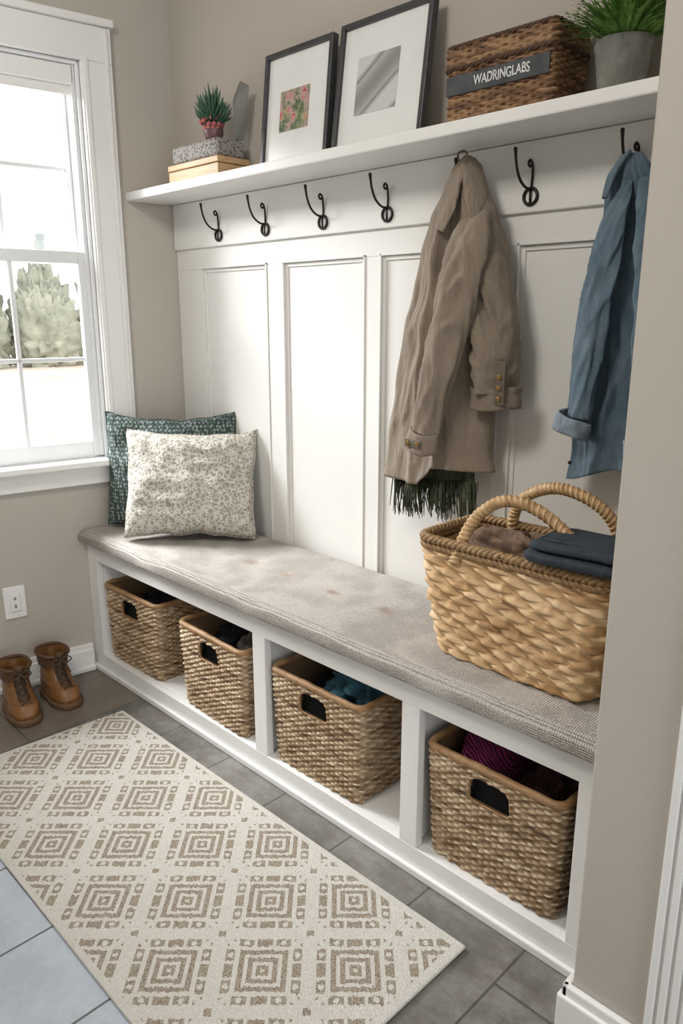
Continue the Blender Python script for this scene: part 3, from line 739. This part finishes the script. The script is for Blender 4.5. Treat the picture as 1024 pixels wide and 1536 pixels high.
shirt = empty('denim_shirt', (-.758, 1.55, 1.6), 'blue chambray shirt with rolled cuff on a black hook', 'shirt')
rows = [(1.612, -.765, -.725, 1.562, .010), (1.59, -.778, -.708, 1.563, .02), (1.54, -.790, -.675, 1.565, .025), (1.40, -.805, -.635, 1.568, .028), (1.24, -.818, -.60, 1.568, .03), (1.08, -.826, -.575, 1.568, .03), (.96, -.835, -.56, 1.568, .03)]
o, VV, nn = garment('shirt_body', rows, M_denim, shirt, hem=lambda x: .02 * math.cos((x + .7) * 22), amp=.014, seed=4, creases=((2.6, 1.0, .3), (5.2, .55, -.3)))
V, F = tube_geo([Vector(VV[117 * nn + j]) + Vector((0, -.0012, 0)) for j in range(4, nn // 2 - 3)], .0009, 5); mo('seam', V, F, M_deniml, True, shirt)
o, SV, sn = sleeve('sleeve', [(-.742, 1.545, 1.56), (-.750, 1.518, 1.48), (-.765, 1.510, 1.36), (-.778, 1.506, 1.22), (-.786, 1.504, 1.09)], [.012, .027, .032, .033, .028], M_denim, shirt, .5, 3, wr=1.3)
sleeve('sleeve', [(-.70, 1.545, 1.56), (-.66, 1.515, 1.45), (-.635, 1.505, 1.3), (-.625, 1.505, 1.15), (-.625, 1.505, 1.05)], [.018, .036, .042, .042, .04], M_denim, shirt, .6, 6)
V, F = tube_geo(col_line(VV, nn, int(nn * .33), 10, 118), .0009, 5); mo('seam', V, F, M_deniml, True, shirt)
cuff('rolled_cuff', (-.795, 1.50, 1.075), .041, .025, .038, M_deniml, shirt, .1, .42, 3, -.12)
cuff('rolled_cuff', (-.625, 1.505, 1.035), .048, .032, .05, M_deniml, shirt, .1, 0, 4)
sleeve('collar', [(-.745, 1.55, 1.618), (-.765, 1.53, 1.575), (-.775, 1.52, 1.53)], [.008, .018, .010], M_denim, shirt, .4, 8, wr=.5)
buttons([(-.812, 1.532, .985)], shirt, M_black, .0045)

# ------------------------------------------------------------------ pillows
def pillow(name, c, W_, H_, T, yaw, lean, mat, label, seed, twist=0, sag=.02):
    n = 56; V = []; F = []
    def outl(u, v):
        cr_ = 1 - .035 * abs(u * v) ** 5
        x = u * W_ / 2 * (1 - .08 * (1 - v * v) ** .8) * cr_
        z = v * H_ / 2 * (1 - .06 * (1 - u * u) ** .8) * cr_
        if v > 0: z -= sag * (v ** 2) * (1 - abs(u) ** 3)
        if v < 0: z += .010 * (v * v) * (1 - u * u)
        x += .010 * noise.noise(Vector((v * 3, seed, 1))) ; z += .010 * noise.noise(Vector((u * 3.5, seed, v)))
        return x, z
    for side in (0, 1):
        for i in range(n + 1):
            for j in range(n + 1):
                u = -1 + 2 * i / n; v = -1 + 2 * j / n
                x, z = outl(u, v)
                t = T * (max(0, (1 - u * u)) * max(0, (1 - v * v))) ** .36
                t *= 1.12 - .18 * v
                rmax = max(abs(u), abs(v))
                wr = .016 * noise.noise(Vector((u * 2.2 + seed, v * 2.2, seed)))
                wr -= .009 * abs(noise.noise(Vector((u * 4.5 + v * 2, v * 3 + seed, seed)))) * 2
                y = max(t + wr * (1 - rmax ** 8), 0.0005)
                V.append((x, -y if side == 0 else y, z))
    N = (n + 1) ** 2
    for s in (0, 1):
        for i in range(n):
            for j in range(n):
                a = s * N + i * (n + 1) + j; q = (a, a + n + 1, a + n + 2, a + 1)
                F.append(q if s == 0 else tuple(reversed(q)))
    M = Matrix.Translation(c) @ Matrix.Rotation(yaw, 4, 'Z') @ Matrix.Rotation(lean, 4, 'X') @ Matrix.Rotation(twist, 4, 'Y') @ Matrix.Translation((0, 0, H_ / 2))
    e = empty(name, c, label, 'pillow')
    o = mo('pillow_cover', V, F, mat, True, e, M=M)
    w = o.modifiers.new('weld', 'WELD'); w.merge_threshold = .0012
    pts = []
    for k_ in range(4):
        for i in range(28):
            t = -1 + 2 * i / 28
            u, v = [(t, -1), (1, t), (-t, 1), (-1, -t)][k_]
            x, z = outl(u, v); pts.append(M @ Vector((x, 0, z)))
    V, F = tube_geo(pts, .003, 6, True); mo('piping', V, F, mat, True, e)
pillow('throw_pillow', (-2.12, 1.385, .561), .46, .385, .082, pi / 4 + .03, -.32, M_pilw, 'cream throw pillow with taupe leaf print on the bench', 1, .02, .014)
pillow('throw_pillow', (-2.30, 1.435, .561), .485, .425, .055, pi / 4 - .02, -.14, M_pilg, 'dark grey-green speckled throw pillow behind the cream one', 6, .0, .028)

# ------------------------------------------------------------------ storage baskets
bk_w, bk_d, bk_h = .345, .31, .275
def storage_basket():
    e = empty('storage_basket', (0, 0, 0), 'brown wicker storage basket with honey rattan rim in a bench cubby', 'basket', group='wicker baskets under the bench')
    weave('basket_body', (bk_w / 2 - .014, bk_d / 2 - .008), (bk_w / 2, bk_d / 2), bk_h, .02, 72, .0078, .0040, M_wick, e, cut=(.104, bk_h - .082, bk_h - .022), seg=5, wob=.0025, ridge=.8)
    P = rrect(bk_w / 2 - .002, bk_d / 2 - .002, .024, 140)
    V = []; F = []
    for x, y, nx, ny in P:
        for a in range(10):
            th = 2 * pi * a / 10; dx = .0095 * math.cos(th); dz = .0095 * math.sin(th)
            V.append((x + nx * dx, y + ny * dx, bk_h + .003 + dz + .003 * noise.noise(Vector((x * 30, y * 30, a)))))
    n = len(P)
    for i in range(n):
        for a in range(10): F.append((i * 10 + a, ((i + 1) % n) * 10 + a, ((i + 1) % n) * 10 + (a + 1) % 10, i * 10 + (a + 1) % 10))
    mo('basket_rim', V, F, M_rimw, True, e)
    b = bk_d / 2
    tube('handle_trim', [(-.050, -b - .001, bk_h - .022), (-.053, -b + .001, bk_h - .055), (-.049, -b + .003, bk_h - .082), (0, -b + .003, bk_h - .085), (.049, -b + .003, bk_h - .082), (.053, -b + .001, bk_h - .055), (.050, -b - .001, bk_h - .022)], .0032, M_rimw, e)
    boxes('hole_backing', [(-.09, .09, -b + .028, -b + .032, bk_h - .15, bk_h - .012)], M_dark, e, .001)  # near-black sheet added behind the handle hole so the opening reads dark
    return e
b0 = storage_basket(); kids = list(b0.children)
pos = [(-2.295, 1.39, 0.02), (-1.795, 1.378, -.03), (-1.335, 1.382, .01), (-.782, 1.388, .0)]
labs = ['brown wicker storage basket holding dark clothes in a cubby', 'brown wicker storage basket holding dark and grey knits', 'brown wicker storage basket with a teal cloth inside', 'brown wicker storage basket with magenta yarn inside']
for i, (x, y, rz) in enumerate(pos):
    if i == 0: e = b0
    else:
        e = b0.copy(); COL.objects.link(e)
        for c in kids:
            cc = c.copy(); COL.objects.link(cc); cc.parent = e
    e.location = (x, y, .0725); e.rotation_euler = (0, 0, rz); e['label'] = labs[i]
ins = dict(amp=.35, fq=2.4)
bundle('folded_clothes', (-2.295, 1.40, .24), (.12, .095, .075), M_darkc, 'dark folded clothes inside a wicker basket', 'clothes', seed=1, **ins)
bundle('folded_clothes', (-1.85, 1.40, .25), (.075, .085, .08), M_darkc, 'black folded clothes inside a wicker basket', 'clothes', seed=2, **ins)
bundle('knitted_scarf', (-1.71, 1.37, .27), (.048, .085, .08), M_grayc, 'grey knitted scarf bundled in a wicker basket', 'scarf', seed=3, **ins)
bundle('folded_clothes', (-1.42, 1.40, .21), (.055, .09, .085), M_darkc, 'black garment folded inside a wicker basket', 'clothes', seed=4, **ins)
bundle('teal_cloth', (-1.275, 1.365, .318), (.082, .088, .062), M_teal, 'teal blue cotton cloth crumpled in a wicker basket', 'cloth', seed=5, amp=.5, fq=2.6)
bundle('yarn_skein', (-.85, 1.365, .30), (.07, .09, .085), M_mag, 'magenta yarn skein inside a wicker basket', 'yarn', seed=6, amp=.15, fq=2)
bundle('knitted_scarf', (-.705, 1.40, .255), (.06, .09, .085), pm('plum_brown_knit', (.04, .018, .016), (.09, .035, .035), 60, .9, .5, 120), 'dark plum knitted scarf inside a wicker basket', 'scarf', seed=7, **ins)

# ------------------------------------------------------------------ large tote basket
tx, ty, tz = -.795, 1.372, .5595
e = empty('tote_basket', (tx, ty, tz), 'large golden woven seagrass basket with arched handles on the cushion', 'basket')
weave('basket_body', (.182, .088), (.222, .112), .250, .035, 36, .0192, .0062, M_grass, e, seg=12, zr=9, slant=.9, thick=.012, base=(tx, ty, tz), bulge=.004, wob=.004, ridge=.6)
def P4(a, b, r_, n, z): return [(tx + x, ty + y, z, nx, ny) for x, y, nx, ny in rrect(a, b, r_, n)]
rope_loop('basket_rim', P4(.225, .115, .04, 420, tz + .270), .0058, .0055, M_rimg, e, .5)
rope_loop('rim_braid', P4(.225, .115, .04, 420, tz + .254), .0048, .0045, M_rimg, e, -.5)
def handle(pts, name='handle'):
    C = smoothpts(pts, 52); parts = []
    parts.append(tube_geo(C, .0118, 12))
    for ph in (0, 3.14):
        tw = []
        for i, c in enumerate(C):
            t = (C[min(i + 1, len(C) - 1)] - C[max(i - 1, 0)]).normalized(); a = t.cross(Vector((0, 1, .3))).normalized(); b = t.cross(a)
            tw.append(c + (a * math.cos(i * .34 + ph) + b * math.sin(i * .34 + ph)) * .0098)
        parts.append(tube_geo(tw, .0040, 7))
    V, F = join(parts); mo(name, V, F, M_ratt, True, e)
handle([(-.915, 1.255, .79), (-.905, 1.272, .845), (-.885, 1.295, .895), (-.84, 1.32, .928), (-.775, 1.335, .920), (-.70, 1.33, .883), (-.645, 1.29, .85), (-.63, 1.262, .80)])
handle([(-.92, 1.485, .80), (-.91, 1.475, .86), (-.88, 1.465, .905), (-.82, 1.455, .936), (-.765, 1.452, .941), (-.70, 1.455, .92), (-.665, 1.47, .875), (-.655, 1.485, .80)])
bundle('knitted_throw', (-.86, 1.385, .77), (.12, .08, .075), M_brownc, 'brown knitted throw bundled in the seagrass basket', 'blanket', seed=9, **ins)
Mp = Matrix.Translation((-.648, 1.318, .838)) @ Matrix.Rotation(.08, 4, 'Z') @ Matrix.Rotation(-.02, 4, 'X')
pe = empty('folded_pouch', (-.648, 1.318, .838), 'dark navy canvas pouch folded over the seagrass basket rim', 'pouch')
softslab('pouch_base', (0, -.005, .014), (.10, .082, .0145), M_navy, pe, Mp, 1)
softslab('pouch_flap', (.004, -.004, .037), (.096, .078, .012), M_navy, pe, Mp, 5)
M_thr = pm('slate_thread', (.05, .062, .075), None, 20, .8)
tube('stitching', [Mp @ Vector(v) for v in [(-.072, -.062, .0485), (.076, -.062, .0485), (.076, .05, .0485), (-.072, .05, .0485)]], .0011, M_thr, pe, closed=True, n=0)

# ------------------------------------------------------------------ rug
rv = prisms('area_rug', [([(-2.19, .53), (-.75, .522), (-.745, 1.118), (-2.155, 1.108)], .001, .011)], M_rug, bevel=.004)
tag(rv, 'cream and taupe geometric diamond runner rug on tile floor', 'rug')

# ------------------------------------------------------------------ boots
def boot(c, yaw, label):
    e = empty('boot', (0, 0, 0), label, 'boot', group='pair of tan ankle boots')
    def prm(z):
        K = [(.018, .108, -.078, .043), (.03, .113, -.08, .046), (.045, .108, -.08, .045), (.058, .092, -.079, .042), (.070, .064, -.078, .040), (.084, .040, -.075, .038), (.10, .028, -.073, .038), (.125, .028, -.074, .040), (.15, .036, -.078, .043), (.158, .036, -.079, .043)]
        for a, b in zip(K, K[1:]):
            if a[0] <= z <= b[0]:
                t = (z - a[0]) / (b[0] - a[0]); return [a[i] + (b[i] - a[i]) * t for i in (1, 2, 3)]
        return K[-1][1:]
    def ring(z, grow=0, n=40, prmz=None):
        f, b, w = prm(prmz if prmz is not None else z); out = []
        mid = (f + b) / 2; hl = (f - b) / 2 + grow
        for j in range(n):
            a = 2 * pi * j / n; ca_, sa = math.cos(a), math.sin(a)
            x = mid + hl * math.copysign(abs(ca_) ** .85, ca_); ww = w + grow
            waist = 1 - .14 * math.exp(-((x - 0) / .03) ** 2) * (1 if z < .06 else 0)
            out.append((x, ww * waist * math.copysign(abs(sa) ** .8, sa), z))
        return out
    def loft(zs, grow=0, n=40, wr=0):
        V = []; F = []
        for z in zs:
            for x, y, zz in ring(z, grow, n):
                k_ = wr * noise.noise(Vector((x * 25, y * 25, z * 45)))
                V.append((x * (1 + k_), y * (1 + k_), zz))
        for i in range(len(zs) - 1):
            for j in range(n): F.append((i * n + j, i * n + (j + 1) % n, (i + 1) * n + (j + 1) % n, (i + 1) * n + j))
        return V, F
    zs = [.018 + (.152 - .018) * i / 44 for i in range(45)]
    V, F = loft(zs, 0, 40, .10); o = mo('boot_upper', V, F, M_boot, True, e); s = o.modifiers.new('t', 'SOLIDIFY'); s.thickness = .004
    sm = o.modifiers.new('s', 'SMOOTH'); sm.iterations = 6
    V = []; F = []; n = 40
    for z, g in ((0, .002), (.004, .005), (.014, .006), (.02, .004)): V += [(x, y, z) for x, y, _ in ring(z, g, n, .025)]
    for i in range(3):
        for j in range(n): F.append((i * n + j, i * n + (j + 1) % n, (i + 1) * n + (j + 1) % n, (i + 1) * n + j))
    F += [tuple(range(n - 1, -1, -1)), tuple(3 * n + j for j in range(n))]
    mo('boot_sole', V, F, M_sole, True, e)
    P = ring(.152, .001, 40); V, F = tube_geo(P, .006, 8, True); mo('boot_collar', V, F, M_bootd, True, e)
    V, F = loft([.112 + .038 * i / 10 for i in range(11)], .0022); o = mo('shaft_panel', V, F, M_bootd, True, e)
    T = []
    for i in range(14):
        z = .066 + .10 * i / 13; f, b, w = prm(z); T.append((f + .004 if z < .15 else f + .008, z))
    V = []; F = []
    for x, z in T: V += [(x - .003, -.017, z), (x + .003, 0, z + .001), (x - .003, .017, z)]
    for i in range(13):
        for j in range(2): a = i * 3 + j; F.append((a, a + 1, a + 4, a + 3))
    o = mo('boot_tongue', V, F, M_bootd, True, e); o.modifiers.new('t', 'SOLIDIFY').thickness = .003
    parts = []
    zz = [.062, .074, .086, .10, .115, .13, .143]
    for i in range(len(zz) - 1):
        xa = prm(zz[i])[0] + .007; xb = prm(zz[i + 1])[0] + .007
        for s_ in (-1, 1):
            parts.append(tube_geo([(xa - .003, -.017 * s_, zz[i]), ((xa + xb) / 2 + .004, 0, (zz[i] + zz[i + 1]) / 2), (xb - .003, .017 * s_, zz[i + 1])], .0021, 6))
    xb = prm(.143)[0] + .012
    for s_ in (-1, 1):
        parts.append(tube_geo(smoothpts([(xb, 0, .143), (xb + .006, .018 * s_, .152), (xb + .008, .03 * s_, .14), (xb + .006, .014 * s_, .132), (xb, 0, .14)], 5), .002, 6))
        parts.append(tube_geo(smoothpts([(xb, 0, .141), (xb + .01, .012 * s_, .125), (xb + .016, .02 * s_, .10)], 5), .002, 6))
    V, F = join(parts); mo('boot_laces', V, F, M_lace, True, e)
    e.location = c; e.rotation_euler = (0, 0, yaw)
    e.scale = (1.08, 1.10, 1.12)
    return e
boot((-2.405, .865, 0), -.12, 'tan leather lace-up ankle boot beside the rug')
boot((-2.415, 1.005, 0), -.02, 'tan leather lace-up ankle boot beside the bench')

# ------------------------------------------------------------------ outlet
oc = ML @ Vector((.694, 0, .324))
e = empty('wall_outlet', oc, 'white wall plate with rocker switch above the baseboard', 'outlet')
boxes('cover_plate', [(.657, .731, .0005, .007, .266, .384)], M_plate, e, .003, ML)
boxes('rocker', [(.677, .711, .007, .011, .292, .358)], M_plate, e, .002, ML)
boxes('rocker_slot', [(.690, .698, .0108, .0118, .305, .318), (.690, .698, .0108, .0118, .335, .345)], M_slot, e, 0, ML)

# ------------------------------------------------------------------ exterior
g = mo('outdoor_ground', [(-90, -60, -.6), (-2.9, -60, -.6), (-2.9, 60, -.6), (-90, 60, -.6)], [(0, 1, 2, 3)], M_ground); tag(g, 'sandy pale ground outside the window', 'ground', kind='structure')
rnd = random.Random(11)
for i in range(14):
    row = i % 2
    x = -30 - row * 4.5; y = 4.2 + (i // 2) * 3.1 + row * 1.9; r_ = 1.0; hz = rnd.uniform(1.9, 2.5) + row * .7
    V = []; F = []; n, m = 60, 44
    for a in range(m + 1):
        ph = pi * a / m
        for b in range(n):
            th = 2 * pi * b / n; d = Vector((math.cos(th) * math.sin(ph), math.sin(th) * math.sin(ph), math.cos(ph)))
            s = 1 + .2 * noise.noise(d * 2.5 + Vector((i * 5, 0, 0))) + .3 * noise.noise(d * 8 + Vector((i, 3, 0))) + .2 * noise.noise(d * 18 + Vector((i, 3, 0)))
            V.append((x + d.x * r_ * s, y + d.y * r_ * 1.35 * s, max(-.605, .3 + d.z * hz * s)))
    for a in range(m):
        for b in range(n): F.append((a * n + b, (a + 1) * n + b, (a + 1) * n + (b + 1) % n, a * n + (b + 1) % n))
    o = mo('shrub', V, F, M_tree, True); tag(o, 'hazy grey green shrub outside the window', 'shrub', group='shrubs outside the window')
parts = []
for i in range(16): parts.append(lathe_geo([((1.5 - i * .09) * (1 + .15 * math.sin(i * 2.3)), 0), (.25, .5)], (-40 + .1 * math.sin(i), 18.0 + .1 * math.cos(i * 3), .4 + i * .30), 18))
parts.append(lathe_geo([(.15, 0), (.1, 1.5)], (-40, 18.0, -.6), 10))
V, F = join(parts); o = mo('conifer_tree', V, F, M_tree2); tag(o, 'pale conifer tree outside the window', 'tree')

# ------------------------------------------------------------------ light
w = bpy.data.worlds.new('sky'); S.world = w; w.use_nodes = True
w.node_tree.nodes['Background'].inputs[0].default_value = (.94, .97, 1, 1); w.node_tree.nodes['Background'].inputs[1].default_value = 2.2
def area(name, loc, target, size, energy, color, sy=None):
    d = bpy.data.lights.new(name, 'AREA'); d.energy = energy; d.color = color; d.size = size
    if sy: d.shape = 'RECTANGLE'; d.size_y = sy
    o = bpy.data.objects.new(name, d); o.location = loc; COL.objects.link(o)
    o.rotation_euler = (Vector(target) - Vector(loc)).to_track_quat('-Z', 'Y').to_euler(); return o
area('sky_light', (-4.2, .2, 3.1), (-1.6, 1.25, .6), 1.6, 500, (.97, .985, 1))
area('ceiling_fill', (-1.2, -.2, 2.62), (-1.3, .9, 0), .6, 23, (1, .95, .87))  # unseen warm fill added to brighten the interior, no actual fixture
S.view_settings.view_transform = 'Standard'; S.view_settings.exposure = .18

cam = bpy.data.cameras.new('camera'); co = bpy.data.objects.new('camera', cam); COL.objects.link(co)
co.location = (0, 0, 1.3); co.rotation_euler = (math.radians(90 - 14.51), 0, math.radians(45))
cam.sensor_fit = 'VERTICAL'; cam.sensor_height = 36; cam.lens = 36 * 1132 / 1536; cam.clip_start = .02
S.camera = co
